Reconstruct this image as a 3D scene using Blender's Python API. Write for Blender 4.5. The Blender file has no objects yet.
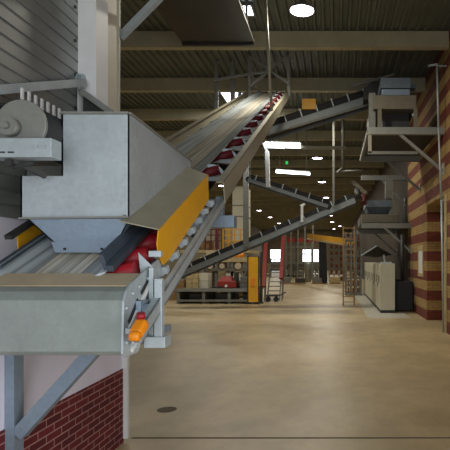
import bpy, bmesh, math, random
from mathutils import Vector, Matrix
random.seed(7)
C = bpy.context.scene.collection
CAM = 2.2                      # eye height above the floor

# ------------------------------------------------------------------ camera, light, exposure
scn = bpy.context.scene
cd = bpy.data.cameras.new('camera'); cam = bpy.data.objects.new('camera', cd); C.objects.link(cam)
cam.location = (0, 0, CAM); cam.rotation_euler = (math.radians(90), 0, 0)
cd.sensor_width = 36; cd.lens = 40; cd.shift_x = -109/450; cd.shift_y = 35/450
cd.clip_start = 0.05; cd.clip_end = 400
scn.camera = cam
w = bpy.data.worlds.new('world'); scn.world = w; w.use_nodes = True
w.node_tree.nodes['Background'].inputs[0].default_value = (0.80, 0.88, 1.0, 1)
w.node_tree.nodes['Background'].inputs[1].default_value = 0.5
scn.view_settings.view_transform = 'Standard'; scn.view_settings.look = 'None'
scn.view_settings.gamma = 1; scn.view_settings.exposure = 0.25
try: scn.view_settings.use_curve_mapping = False
except Exception: pass

def area(name, loc, rot, sx, sy, power, col):
    l = bpy.data.lights.new(name, 'AREA'); l.shape = 'RECTANGLE'; l.size = sx; l.size_y = sy
    l.energy = power; l.color = col
    o = bpy.data.objects.new(name, l); C.objects.link(o); o.location = loc; o.rotation_euler = rot
    return o
# area light added behind the camera, as daylight from an assumed, unseen gate
area('assumed_gate_light', (0.9, -2.6, 2.4), (math.radians(90), 0, 0), 5.0, 4.0, 190, (0.86, 0.93, 1.0))
# unseen side fill, added to brighten the left wall and hopper side
area('added_side_fill', (3.3, 0.6, 1.7), (0, math.radians(90), 0), 3.0, 3.4, 100, (0.90, 0.93, 1.0))
# daylight through the rooflights further down the hall
area('rooflight_daylight', (-4.1, 21.0, 8.9), (0, 0, 0), 1.4, 1.6, 160, (0.95, 0.98, 1.0))

# ------------------------------------------------------------------ materials
def lin(c):
    return tuple(((v/255+0.055)/1.055)**2.4 if v/255 > 0.04045 else v/255/12.92 for v in c)
class NT:
    def __init__(s, name):
        s.m = bpy.data.materials.new(name); s.m.use_nodes = True
        s.t = s.m.node_tree; s.b = s.t.nodes['Principled BSDF']
    def n(s, ty, **kw):
        x = s.t.nodes.new(ty)
        for k, v in kw.items():
            if k.startswith('_'): setattr(x, k[1:], v)
            else: x.inputs[k].default_value = v
        return x
    def l(s, a, b): s.t.links.new(a, b)
def mat(name, rgb, rough=0.6, metal=0.0, var=0.12, scale=6.0, stretch=(1,1,1), bump=0.0, spec=0.5, var2=None):
    """plain coloured material with a procedural noise variation in object space"""
    a = NT(name); col = lin(rgb)
    tc = a.n('ShaderNodeTexCoord'); mp = a.n('ShaderNodeMapping'); mp.inputs['Scale'].default_value = stretch
    no = a.n('ShaderNodeTexNoise', Scale=scale, Detail=6.0, Roughness=0.6)
    rp = a.n('ShaderNodeValToRGB')
    rp.color_ramp.elements[0].position = 0.3; rp.color_ramp.elements[1].position = 0.72
    c2 = lin(var2) if var2 else tuple(v*(1+var) for v in col)
    rp.color_ramp.elements[0].color = (*[v*(1-var) for v in col], 1)
    rp.color_ramp.elements[1].color = (*[min(1, v) for v in c2], 1)
    a.l(tc.outputs['Object'], mp.inputs[0]); a.l(mp.outputs[0], no.inputs['Vector'])
    a.l(no.outputs['Fac'], rp.inputs[0]); a.l(rp.outputs[0], a.b.inputs['Base Color'])
    a.b.inputs['Roughness'].default_value = rough; a.b.inputs['Metallic'].default_value = metal
    a.b.inputs['Specular IOR Level'].default_value = spec
    if bump:
        bp = a.n('ShaderNodeBump', Strength=bump, Distance=0.02)
        a.l(no.outputs['Fac'], bp.inputs['Height']); a.l(bp.outputs[0], a.b.inputs['Normal'])
    return a.m
def emis(name, rgb, k):
    a = NT(name); a.b.inputs['Base Color'].default_value = (*lin(rgb), 1)
    a.b.inputs['Emission Color'].default_value = (*lin(rgb), 1); a.b.inputs['Emission Strength'].default_value = k
    return a.m
def axis_brick(name, c1, c2, mortar, sc, bw, rh, axes, msize=0.012, rough=0.85, band=None):
    """brick courses laid in metres; axes picks the two object axes; band = (height, colour a, colour b)"""
    a = NT(name); tc = a.n('ShaderNodeTexCoord'); sp = a.n('ShaderNodeSeparateXYZ'); cb = a.n('ShaderNodeCombineXYZ')
    a.l(tc.outputs['Object'], sp.inputs[0])
    if axes == 'XY+Z':
        ad = a.n('ShaderNodeMath', _operation='ADD'); a.l(sp.outputs['X'], ad.inputs[0]); a.l(sp.outputs['Y'], ad.inputs[1])
        a.l(ad.outputs[0], cb.inputs['X'])
    a.l(sp.outputs['Z'], cb.inputs['Y'])
    br = a.n('ShaderNodeTexBrick', Scale=1.0); br.inputs['Brick Width'].default_value = bw; br.inputs['Row Height'].default_value = rh
    br.inputs['Mortar Size'].default_value = msize; br.inputs['Mortar Smooth'].default_value = 0.1
    br.inputs['Color1'].default_value = (*lin(c1), 1); br.inputs['Color2'].default_value = (*lin(c2), 1)
    br.inputs['Mortar'].default_value = (*lin(mortar), 1)
    a.l(cb.outputs[0], br.inputs['Vector'])
    out = br.outputs['Color']
    if band:
        h, ya, yb, ym = band
        br2 = a.n('ShaderNodeTexBrick', Scale=1.0)
        for k in ('Brick Width', 'Row Height', 'Mortar Size', 'Mortar Smooth'): br2.inputs[k].default_value = br.inputs[k].default_value
        br2.inputs['Color1'].default_value = (*lin(ya), 1); br2.inputs['Color2'].default_value = (*lin(yb), 1); br2.inputs['Mortar'].default_value = (*lin(ym), 1)
        a.l(cb.outputs[0], br2.inputs['Vector'])
        dv = a.n('ShaderNodeMath', _operation='DIVIDE'); a.l(sp.outputs['Z'], dv.inputs[0]); dv.inputs[1].default_value = 2*h
        fr = a.n('ShaderNodeMath', _operation='FRACT'); a.l(dv.outputs[0], fr.inputs[0])
        gt = a.n('ShaderNodeMath', _operation='GREATER_THAN'); a.l(fr.outputs[0], gt.inputs[0]); gt.inputs[1].default_value = 0.5
        mx = a.n('ShaderNodeMix', _data_type='RGBA'); a.l(gt.outputs[0], mx.inputs['Factor'])
        a.l(br.outputs['Color'], mx.inputs['A']); a.l(br2.outputs['Color'], mx.inputs['B'])
        out = mx.outputs['Result']
    no = a.n('ShaderNodeTexNoise', Scale=3.0, Detail=5.0); a.l(tc.outputs['Object'], no.inputs['Vector'])
    mr = a.n('ShaderNodeMapRange'); mr.inputs['To Min'].default_value = 0.75; mr.inputs['To Max'].default_value = 1.25
    a.l(no.outputs['Fac'], mr.inputs['Value'])
    m2 = a.n('ShaderNodeMix', _data_type='RGBA', _blend_type='MULTIPLY'); m2.inputs['Factor'].default_value = 1
    a.l(out, m2.inputs['A']); a.l(mr.outputs[0], m2.inputs['B'])
    a.l(m2.outputs['Result'], a.b.inputs['Base Color']); a.b.inputs['Roughness'].default_value = rough
    bp = a.n('ShaderNodeBump', Strength=0.4, Distance=0.01); bp.invert = True
    a.l(br.outputs['Fac'], bp.inputs['Height']); a.l(bp.outputs[0], a.b.inputs['Normal'])
    return a.m

def galv(name, rgb, rough=0.45, metal=0.28, var=0.13):
    a = NT(name); col = lin(rgb); tc = a.n('ShaderNodeTexCoord')
    no = a.n('ShaderNodeTexNoise', Scale=4.0, Detail=7.0, Roughness=0.65)
    vo = a.n('ShaderNodeTexVoronoi', Scale=38.0)
    a.l(tc.outputs['Object'], no.inputs['Vector']); a.l(tc.outputs['Object'], vo.inputs['Vector'])
    ad = a.n('ShaderNodeMath', _operation='MULTIPLY_ADD'); a.l(vo.outputs['Color'], ad.inputs[0]); ad.inputs[1].default_value = 0.22
    a.l(no.outputs['Fac'], ad.inputs[2])
    rp = a.n('ShaderNodeValToRGB'); rp.color_ramp.elements[0].position = 0.35; rp.color_ramp.elements[1].position = 0.85
    rp.color_ramp.elements[0].color = (*[v*(1-var) for v in col], 1); rp.color_ramp.elements[1].color = (*[min(1, v*(1+var)) for v in col], 1)
    a.l(ad.outputs[0], rp.inputs[0]); a.l(rp.outputs[0], a.b.inputs['Base Color'])
    mr = a.n('ShaderNodeMapRange'); mr.inputs['To Min'].default_value = rough-0.1; mr.inputs['To Max'].default_value = rough+0.15
    a.l(no.outputs['Fac'], mr.inputs['Value']); a.l(mr.outputs[0], a.b.inputs['Roughness'])
    a.b.inputs['Metallic'].default_value = metal
    return a.m

M = {}
M['galv'] = galv('galvanised_steel', (178, 188, 190))
M['galv_blue'] = galv('bluish_galvanised_steel', (138, 154, 168))
M['galv_dull'] = galv('dull_galvanised_steel', (138, 138, 130), 0.5, 0.3)
M['galv_tan'] = galv('weathered_tan_steel', (156, 150, 128), 0.5, 0.3)
M['chan'] = galv('grey_channel_steel', (134, 140, 140), 0.5, 0.2)
M['steel_dark'] = mat('dark_steel', (62, 62, 60), 0.55, 0.4)
M['steel_far'] = mat('dusty_grey_steel', (120, 120, 112), 0.6, 0.2)
M['yellow'] = mat('safety_yellow_paint', (226, 165, 22), 0.45, var=0.08)
M['red'] = mat('red_plastic', (158, 24, 36), 0.5, var=0.12)
M['red_paint'] = mat('red_paint', (150, 45, 32), 0.5)
M['dark_red'] = mat('dark_red_paint', (84, 30, 26), 0.6)
M['orange'] = mat('orange_paint', (236, 140, 20), 0.4)
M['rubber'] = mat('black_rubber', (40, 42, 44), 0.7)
M['skirt'] = mat('grey_rubber_skirt', (64, 74, 84), 0.55)
M['belt'] = mat('glare_streaked_belt', (178, 176, 168), 0.24, 0.0, var=0.35, scale=3.2, stretch=(8, 0.1, 0.1), var2=(244, 242, 234))  # pale lengthwise streaks paint the belt's glare into its colour
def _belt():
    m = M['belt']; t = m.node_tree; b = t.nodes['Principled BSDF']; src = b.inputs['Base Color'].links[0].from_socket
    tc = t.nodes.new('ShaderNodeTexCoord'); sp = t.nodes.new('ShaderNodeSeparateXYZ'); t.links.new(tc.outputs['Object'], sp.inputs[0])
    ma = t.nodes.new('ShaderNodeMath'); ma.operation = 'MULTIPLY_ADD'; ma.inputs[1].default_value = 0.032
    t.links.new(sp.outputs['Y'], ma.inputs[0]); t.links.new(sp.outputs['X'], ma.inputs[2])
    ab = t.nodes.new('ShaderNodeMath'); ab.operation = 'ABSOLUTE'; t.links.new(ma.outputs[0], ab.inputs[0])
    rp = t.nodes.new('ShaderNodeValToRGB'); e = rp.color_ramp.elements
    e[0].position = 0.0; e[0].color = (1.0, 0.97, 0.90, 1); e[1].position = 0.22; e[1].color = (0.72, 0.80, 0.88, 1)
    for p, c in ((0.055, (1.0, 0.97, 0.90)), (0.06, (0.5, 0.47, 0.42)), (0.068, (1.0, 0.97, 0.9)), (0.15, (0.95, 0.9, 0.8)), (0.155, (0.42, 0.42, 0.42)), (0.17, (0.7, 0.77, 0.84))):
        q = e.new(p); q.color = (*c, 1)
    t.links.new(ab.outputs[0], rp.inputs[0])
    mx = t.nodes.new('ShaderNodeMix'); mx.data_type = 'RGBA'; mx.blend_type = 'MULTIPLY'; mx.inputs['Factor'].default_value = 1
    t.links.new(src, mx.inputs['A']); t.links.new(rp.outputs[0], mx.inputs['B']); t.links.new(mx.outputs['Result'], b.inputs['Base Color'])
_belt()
M['belt_dark'] = mat('dark_conveyor_belt', (36, 34, 32), 0.7)
M['white'] = mat('white_paint', (226, 226, 222), 0.5, var=0.05)
M['cream'] = mat('cream_paint', (206, 200, 176), 0.55, var=0.06)
M['panel_white'] = mat('white_plaster', (232, 230, 244), 0.75, var=0.05, scale=2)
M['beige'] = mat('beige_cabinet_paint', (208, 204, 182), 0.5, var=0.06)
M['block'] = mat('sand_coloured_blocks', (184, 164, 118), 0.85, var=0.2)
M['wood'] = mat('raw_pallet_wood', (150, 118, 76), 0.8, var=0.25)
M['beam'] = mat('pale_concrete_beam', (168, 160, 130), 0.8, var=0.12, scale=1.5)
M['deck'] = mat('dark_profiled_roof_sheet', (100, 103, 92), 0.6, 0.1, var=0.2, scale=1.2)
M['cladding'] = mat('grey_profiled_wall_sheet', (150, 154, 150), 0.36, 0.45, var=0.3, scale=1.3, stretch=(1, 0.4, 1.6))
M['lamp'] = emis('lamp_glow', (255, 240, 255), 14)
M['tube'] = emis('tube_glow', (240, 250, 255), 5)
M['sky'] = emis('daylight_glow', (230, 240, 255), 3.2)
M['green'] = emis('green_exit_glow', (30, 200, 90), 0.8)
M['mixer'] = mat('blue_grey_paint', (104, 116, 124), 0.55, 0.1)
M['mixer_pan'] = mat('pale_dusty_panel', (108, 102, 86), 0.7)
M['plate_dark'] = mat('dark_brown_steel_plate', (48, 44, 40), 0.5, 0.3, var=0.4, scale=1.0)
M['plinth'] = axis_brick('red_brick_plinth', (112, 34, 36), (86, 24, 30), (168, 128, 120), 1, 0.25, 0.072, 'XY+Z', 0.006)
M['stripe'] = axis_brick('banded_red_and_yellow_masonry', (126, 62, 44), (108, 52, 38), (84, 48, 34), 1, 0.30, 0.09, 'XY+Z', 0.008,
                         band=(0.36, (176, 146, 90), (160, 130, 78), (128, 104, 64)))
M['joint'] = mat('dirty_floor_joint', (96, 84, 62), 0.8, var=0.3, scale=8)
M['dark_wall'] = mat('dark_brown_wall', (66, 56, 42), 0.85, var=0.25, scale=0.8)
M['pale_tan'] = mat('pale_tan_steel', (196, 178, 146), 0.55, 0.1)  # tan steel; on the tail guard it carries a painted reflection
M['screed'] = mat('pale_screed', (186, 182, 166), 0.6)
M['far'] = mat('brownish_far_wall', (128, 116, 96), 0.85, var=0.25, scale=0.6)
M['side'] = mat('dim_grey_wall', (140, 132, 112), 0.85, var=0.2, scale=0.6)
M['brickstack'] = mat('stacked_reddish_bricks', (122, 70, 50), 0.85, var=0.35, scale=4)

def floor_mat():
    a = NT('dusty_concrete_floor'); tc = a.n('ShaderNodeTexCoord')
    n1 = a.n('ShaderNodeTexNoise', Scale=0.35, Detail=8.0, Roughness=0.6); n2 = a.n('ShaderNodeTexNoise', Scale=2.2, Detail=8.0, Roughness=0.7)
    mp = a.n('ShaderNodeMapping'); mp.inputs['Scale'].default_value = (1.0, 0.55, 1)
    a.l(tc.outputs['Object'], mp.inputs[0]); a.l(mp.outputs[0], n2.inputs['Vector']); a.l(tc.outputs['Object'], n1.inputs['Vector'])
    ad = a.n('ShaderNodeMath', _operation='ADD'); a.l(n1.outputs['Fac'], ad.inputs[0]); a.l(n2.outputs['Fac'], ad.inputs[1])
    rp = a.n('ShaderNodeValToRGB'); rp.color_ramp.elements[0].position = 0.72/1; rp.color_ramp.elements[1].position = 1.0
    hf = a.n('ShaderNodeMath', _operation='MULTIPLY'); a.l(ad.outputs[0], hf.inputs[0]); hf.inputs[1].default_value = 0.85
    rp.color_ramp.elements[0].color = (*lin((178, 157, 119)), 1); rp.color_ramp.elements[1].color = (*lin((198, 177, 136)), 1)
    a.l(hf.outputs[0], rp.inputs[0])
    n3 = a.n('ShaderNodeTexNoise', Scale=1.1, Detail=3.0, Roughness=0.5)
    a.l(tc.outputs['Object'], n3.inputs['Vector'])
    r3 = a.n('ShaderNodeValToRGB'); r3.color_ramp.elements[0].position = 0.30; r3.color_ramp.elements[1].position = 0.50
    r3.color_ramp.elements[0].color = (0.62, 0.60, 0.56, 1); r3.color_ramp.elements[1].color = (1, 1, 1, 1)
    a.l(n3.outputs['Fac'], r3.inputs[0])
    mx = a.n('ShaderNodeMix', _data_type='RGBA', _blend_type='MULTIPLY'); mx.inputs['Factor'].default_value = 0.32
    a.l(rp.outputs[0], mx.inputs['A']); a.l(r3.outputs[0], mx.inputs['B']); a.l(mx.outputs['Result'], a.b.inputs['Base Color'])
    a.b.inputs['Roughness'].default_value = 0.42; a.b.inputs['Specular IOR Level'].default_value = 0.4
    return a.m
M['floor'] = floor_mat()

# ------------------------------------------------------------------ helpers
def W(X, Y, z): return Vector((X, Y, z+CAM))              # z counted from eye height
def at(px, py, d): return W((px-334)/500*d, d, (260-py)/500*d)   # a spot seen at distance d
class MB:
    def __init__(s): s.bm = bmesh.new()
    def hexa(s, p):         # 8 corners: bottom 4 (ccw), top 4
        v = [s.bm.verts.new(q) for q in p]
        for f in ((3,2,1,0),(4,5,6,7),(0,1,5,4),(1,2,6,5),(2,3,7,6),(3,0,4,7)): s.bm.faces.new([v[i] for i in f])
        return s
    def box(s, a, b):
        (x0,y0,z0),(x1,y1,z1) = a, b
        return s.hexa([(x0,y0,z0),(x1,y0,z0),(x1,y1,z0),(x0,y1,z0),(x0,y0,z1),(x1,y0,z1),(x1,y1,z1),(x0,y1,z1)])
    def bar(s, a, b, w, h=None, up=(0,0,1)):
        a, b = Vector(a), Vector(b); h = h or w; d = (b-a).normalized(); up = Vector(up)
        if abs(d.dot(up)) > 0.98: up = Vector((0,1,0))
        r = d.cross(up).normalized(); u = r.cross(d).normalized(); r *= w/2; u *= h/2
        return s.hexa([a-r-u, a+r-u, b+r-u, b-r-u, a-r+u, a+r+u, b+r+u, b-r+u])
    def channel(s, a, b, w, h, t=0.012, side=1):
        """C section: web on the outer side, two flanges turned inwards (side = sign of the web)"""
        a, b = Vector(a), Vector(b); d = (b-a).normalized(); r = d.cross(Vector((0,0,1))).normalized(); u = r.cross(d).normalized()
        s.bar(a+r*side*(w/2-t/2), b+r*side*(w/2-t/2), t, h)
        s.bar(a+u*(h/2-t/2), b+u*(h/2-t/2), w, t); s.bar(a-u*(h/2-t/2), b-u*(h/2-t/2), w, t)
        return s
    def cyl(s, a, b, r, r2=None, n=16, cap=True):
        a, b = Vector(a), Vector(b); r2 = r if r2 is None else r2; d = (b-a).normalized()
        up = Vector((0,0,1)) if abs(d.z) < 0.95 else Vector((1,0,0)); x = d.cross(up).normalized(); y = x.cross(d)
        A = []; B = []
        for i in range(n):
            t = 2*math.pi*i/n; q = x*math.cos(t)+y*math.sin(t)
            A.append(s.bm.verts.new(a+q*r)); B.append(s.bm.verts.new(b+q*r2))
        for i in range(n): s.bm.faces.new([A[i], A[(i+1)%n], B[(i+1)%n], B[i]]).smooth = True
        if cap: s.bm.faces.new(A[::-1]); s.bm.faces.new(B)
        return s
    def tube(s, pts, r, n=8):
        for i in range(len(pts)-1): s.cyl(pts[i], pts[i+1], r, n=n)
        return s
    def slab(s, pts, off):
        """closed plate: outline pts, thickened by the vector off"""
        off = Vector(off); a = [s.bm.verts.new(Vector(p)) for p in pts]; b = [s.bm.verts.new(Vector(p)+off) for p in pts]
        n = len(pts); s.bm.faces.new(a[::-1]); s.bm.faces.new(b)
        for i in range(n): s.bm.faces.new([a[i], a[(i+1)%n], b[(i+1)%n], b[i]])
        return s
    def lathe(s, c, prof, n=24):
        c = Vector(c); rings = []
        for r, z in prof:
            rings.append([s.bm.verts.new(c+Vector((max(r,1e-4)*math.cos(2*math.pi*i/n), max(r,1e-4)*math.sin(2*math.pi*i/n), z))) for i in range(n)])
        for k in range(len(rings)-1):
            for i in range(n):
                s.bm.faces.new([rings[k][i], rings[k][(i+1)%n], rings[k+1][(i+1)%n], rings[k+1][i]]).smooth = True
        return s
    def build(s, name, m, parent=None, bevel=0, **props):
        bmesh.ops.recalc_face_normals(s.bm, faces=s.bm.faces[:])
        me = bpy.data.meshes.new(name)
        root = parent
        off = Vector((0,0,0))
        while root is not None: off += root.location; root = root.parent
        if parent is not None: bmesh.ops.translate(s.bm, verts=s.bm.verts[:], vec=-off)
        s.bm.to_mesh(me); s.bm.free()
        o = bpy.data.objects.new(name, me); C.objects.link(o)
        me.materials.append(M[m] if isinstance(m, str) else m)
        if parent is not None: o.parent = parent
        if bevel:
            b = o.modifiers.new('bevel', 'BEVEL'); b.width = bevel; b.segments = 2; b.limit_method = 'ANGLE'
        for k, v in props.items(): o[k] = v
        return o
def root(name, label, cat, loc, group=None):
    o = bpy.data.objects.new(name, None); C.objects.link(o); o.location = loc; o['label'] = label; o['category'] = cat
    if group: o['group'] = group
    return o
def tag(o, label, cat, group=None):
    o['label'] = label; o['category'] = cat
    if group: o['group'] = group
    return o
def kids(o): return [c for c in bpy.data.objects if c.parent == o]
def copy_tree(o, parent=None):
    c = o.copy(); C.objects.link(c)
    if parent: c.parent = parent
    for ch in kids(o):
        if ch != c: copy_tree(ch, c)
    return c
def struct(o): o['kind'] = 'structure'; return o

# ------------------------------------------------------------------ the setting
XR = 3.4; XL = -15.0; YF = 105.0; ROOF = 6.85+CAM
struct(MB().box((XL-0.3, -9, -0.2), (5.0, YF+0.3, 0)).build('floor', 'floor'))
# expansion joint sealed across the floor
struct(MB().box((-2.5, 6.16, 0.0), (4.4, 6.20, 0.003)).build('trim_1', 'joint'))
struct(MB().box((-2.5, 5.50, 0.0), (4.4, 5.515, 0.002)).build('trim_2', 'steel_far'))
# pale screed strip beside the cabinet row
struct(MB().box((1.28, 18.9, 0.0), (1.93, 34, 0.006)).box((1.931, 18.9, 0.0), (2.9, 20.7, 0.006)).build('trim_3', 'screed'))
# roof deck: trapezoid sheet, ribs run along the hall
mb = MB(); x = XL; zt = ROOF
prof = []
while x < XR+1.2:
    prof += [(x, zt), (x+0.13, zt), (x+0.16, zt-0.08), (x+0.22, zt-0.08)]; x += 0.25
A = [mb.bm.verts.new((p[0], -8, p[1])) for p in prof]; B = [mb.bm.verts.new((p[0], YF+0.2, p[1])) for p in prof]
for i in range(len(prof)-1): mb.bm.faces.new([A[i], A[i+1], B[i+1], B[i]])
A2 = [mb.bm.verts.new((p[0], y, zt+0.12)) for y in (-8, YF+0.2) for p in (prof[0], prof[-1])]
mb.bm.faces.new([A2[0], A2[1], A2[3], A2[2]])
ceil = struct(mb.build('ceiling', 'deck'))
# concrete roof beams across the hall
n = 4
for k in range(-3, 24):
    y = 14.8+3.8*k
    bmb = MB(); zb = 6.3+CAM
    bmb.box((XL, y, zb), (XR, y+0.22, zb+0.48))
    n += 1
    struct(bmb.build('trim_%d' % n, 'beam'))
# banded masonry wall on the right, with a recess; built from three runs
rw = MB()
rw.box((XR, -8, 0), (XR+0.9, 15.35, ROOF+0.05))
rw.box((XR, 18.3, 0), (XR+0.9, 23.0, ROOF+0.05))
rw.box((XR+0.62, 15.35, 0), (XR+0.9, 18.3, ROOF+0.05))
rw.box((XR, 15.35, 4.2), (XR+0.62, 18.3, ROOF+0.05))
struct(rw.build('wall_right', 'stripe'))
struct(MB().box((XR, 23.001, 0), (XR+0.9, YF, ROOF+0.05)).build('wall_right_far', 'dark_wall'))
struct(MB().box((XR-0.03, 15.05, 0), (XR-0.001, 15.34, 4.2)).build('trim_46', 'block'))
struct(MB().box((XL-0.3, -8, 0), (XL, YF, ROOF+0.05)).build('wall_left', 'side'))
fw = MB()
fw.box((XL-0.3, YF, 0), (XR+0.9, YF+0.3, 1.7)); fw.box((XL-0.3, YF, 4.5), (XR+0.9, YF+0.3, ROOF+0.05))
xs = [XL-0.3]
wins = [(-13.4, -10.6), (-6.6, -3.2)]
for a_, b_ in wins: xs += [a_, b_]
xs.append(XR+0.9)
for i in range(0, len(xs), 2): fw.box((xs[i], YF, 1.7), (xs[i+1], YF+0.3, 4.5))
struct(fw.build('wall_back', 'far'))
for i, (a_, b_) in enumerate(wins):
    f = MB(); f.box((a_, YF-0.04, 1.7), (b_, YF+0.02, 1.85)); f.box((a_, YF-0.04, 4.38), (b_, YF+0.02, 4.5))
    for q in range(4):
        xx = a_+(b_-a_)*q/3; f.box((xx-0.06, YF-0.04, 1.7), (xx+0.06, YF+0.02, 4.5))
    fo = struct(f.build('window_%d' % (i+1), 'steel_far'))
    MB().box((a_, YF+0.12, 1.7), (b_, YF+0.16, 4.5)).build('pane', 'sky', fo)
# rooflights
for i, (x0, x1, y0, y1) in enumerate([(-4.55, -3.7, 19.95, 21.75), (-2.42, -2.2, 13.2, 13.75)]):
    f = MB(); f.box((x0-0.06, y0-0.06, ROOF-0.14), (x1+0.06, y0, ROOF-0.05)); f.box((x0-0.06, y1, ROOF-0.14), (x1+0.06, y1+0.06, ROOF-0.05))
    f.box((x0-0.06, y0, ROOF-0.14), (x0, y1, ROOF-0.05)); f.box((x1, y0, ROOF-0.14), (x1+0.06, y1, ROOF-0.05))
    fo = struct(f.build('window_%d' % (i+3), 'steel_far'))
    MB().box((x0, y0, ROOF-0.12), (x1, y1, ROOF-0.10)).build('pane', 'sky', fo)

# near left wall: brick plinth, white panel, profiled sheet, columns at its end
XW = -2.54; YW = 6.04
pl = MB(); pl.box((XW-0.25, -3, 0), (XW, YW, 0.893)); struct(pl.build('wall_near_left', 'plinth'))
wp = MB(); wp.box((XW-0.25, -3, 0.893), (XW-0.006, YW, 2.53)); struct(wp.build('wall_near_left_panel', 'panel_white'))
mb = MB(); z = 2.53; prof = []
while z < ROOF-0.1:
    prof += [(XW, z), (XW, z+0.085), (XW-0.014, z+0.09), (XW-0.014, z+0.105), (XW, z+0.11)]; z += 0.118
A = [mb.bm.verts.new((p[0], -3, p[1])) for p in prof]; B = [mb.bm.verts.new((p[0], 5.0, p[1])) for p in prof]
for i in range(len(prof)-1): mb.bm.faces.new([A[i], A[i+1], B[i+1], B[i]])
b0 = [mb.bm.verts.new(q) for q in ((XW-0.2, -3, 2.53), (XW-0.2, -3, z), (XW-0.2, 5.0, z), (XW-0.2, 5.0, 2.53))]
mb.bm.faces.new(b0)
struct(mb.build('wall_near_left_cladding', 'cladding'))
struct(MB().box((XW-0.06, YW-0.02, 0.05), (XW+0.055, YW+0.03, 2.5)).build('trim_40', 'white'))
struct(MB().box((XW, 4.96, 2.53), (XW+0.18, 5.22, ROOF-0.1)).build('trim_41', 'white'))
rv = MB()
for k in range(14): rv.cyl((XW, 4.90, 2.7+k*0.33), (XW+0.012, 4.90, 2.7+k*0.33), 0.016, n=8)
struct(rv.build('trim_45', 'steel_dark'))
struct(MB().box((XW-0.1, 5.31, 2.53), (XW+0.105, 5.6, ROOF-0.1)).build('trim_42', 'cream'))
ch = MB(); ch.box((XW-0.16, 5.9, 2.53), (XW-0.02, 6.0, ROOF-0.1))
struct(ch.build('trim_43', 'steel_dark'))
struct(MB().box((XW-0.045, 5.88, 2.53), (XW+0.015, 5.90, ROOF-0.1)).box((XW-0.045, 5.9, 2.53), (XW-0.03, 6.02, ROOF-0.1)).build('trim_44', 'cream'))

# ------------------------------------------------------------------ main belt conveyor
TX, TY, TZ = -1.792, 3.2, -0.109; DX, DZ = -0.032, 0.42
def Q(o, d, h): t = d-TY; return W(TX+DX*t+o, d, TZ+DZ*t+h)       # o across, d along the hall, h above the belt
M['galv_mid'] = galv('greenish_galvanised_steel', (142, 150, 144))
M['red_shaded'] = mat('shaded_red_roller_plastic', (104, 16, 28), 0.6)  # darker copy of the roller red, painting shade onto the upper rollers
cv = root('belt_conveyor', 'long inclined belt conveyor with red rollers, rising from the front left to the roof', 'conveyor', Q(0, 3.2, -TZ-CAM))
YH = 17.2
bl = MB()
prof = [(-0.36, 0.07), (-0.15, 0.0), (0.15, 0.0), (0.36, 0.07)]
ra = []
for d in (3.12, YH):
    ra.append([bl.bm.verts.new(Q(o, d, h)) for o, h in prof]+[bl.bm.verts.new(Q(o, d, h-0.014)) for o, h in prof[::-1]])
for i in range(8): bl.bm.faces.new([ra[0][i], ra[0][(i+1)%8], ra[1][(i+1)%8], ra[1][i]])
bl.bm.faces.new(ra[0]); bl.bm.faces.new(ra[1][::-1])
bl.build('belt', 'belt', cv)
rb = MB(); rb.bar(Q(0, 3.3, -0.3), Q(0, YH-0.2, -0.3), 0.66, 0.012); rb.build('return_belt', 'belt_dark', cv)
for s in (-1, 1):
    st = MB(); st.channel(Q(s*0.66, 2.84 if s > 0 else 3.0, -0.18), Q(s*0.66, 5.35, -0.18), 0.045, 0.09, side=s)
    st.build('stringer', 'galv', cv)
    st = MB(); st.channel(Q(s*0.66, 5.3, -0.06), Q(s*0.66, YH, -0.06), 0.08, 0.24, side=s)
    st.build('stringer', 'galv_tan', cv)
    hs = 0.16 if s > 0 else 0.085
    sk = MB(); sk.slab([Q(s*0.34, 3.16, 0.05), Q(s*0.34, 5.1, 0.05), Q(s*0.30, 5.1, hs), Q(s*0.30, 3.16, hs)], (s*0.03, 0, 0))
    sk.bar(Q(s*0.38, 3.14, hs*0.5), Q(s*0.38, 5.1, hs*0.5), 0.05, 0.04)
    sk.build('skirt_rubber', 'skirt', cv)
d = 3.28
while d < YH-0.2:
    fr = MB(); fr.bar(Q(-0.63, d, -0.10), Q(0.63, d, -0.10), 0.05, 0.05, up=(0, -0.39, 0.92))
    for s in (-1, 1):
        if s < 0: fr.bar(Q(-0.6, d, -0.1), Q(-0.46, d, -0.02), 0.03, 0.02); continue
        if d < 4.95: fr.bar(Q(0.52, d, -0.06), Q(0.60, d, -0.14), 0.03, 0.05)
        arc = [] if d < 4.95 else [(0.40+0.19*math.sin(a), -0.13+0.21*math.cos(a)) for a in [k*math.pi/12 for k in range(-1, 7)]]
        arc += [] if d < 4.95 else [(0.40+0.155*math.sin(a), -0.13+0.17*math.cos(a)) for a in [k*math.pi/12 for k in range(6, -2, -1)]]
        if arc: fr.slab([Q(o_, d-0.03, h_) for o_, h_ in arc], (0, 0.02, 0)); fr.bar(Q(0.575, d-0.02, -0.12), Q(0.62, d-0.02, -0.12), 0.02, 0.05)
    f = fr.build('idler_bracket', 'galv', cv)
    for s in (-1, 1):
        e = 0.50 if s > 0 else 0.40
        r = MB(); r.cyl(Q(s*0.16, d, -0.085), Q(s*e, d, 0.01 if s > 0 else -0.01), 0.06, n=14); r.build('wing_roller', 'red' if d < 4.9 else 'red_shaded', f)
    r = MB(); r.cyl(Q(-0.14, d, -0.085), Q(0.14, d, -0.085), 0.055, n=12); r.build('centre_roller', 'red', f)
    d += 0.26 if d < 4.9 else 0.95
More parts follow.
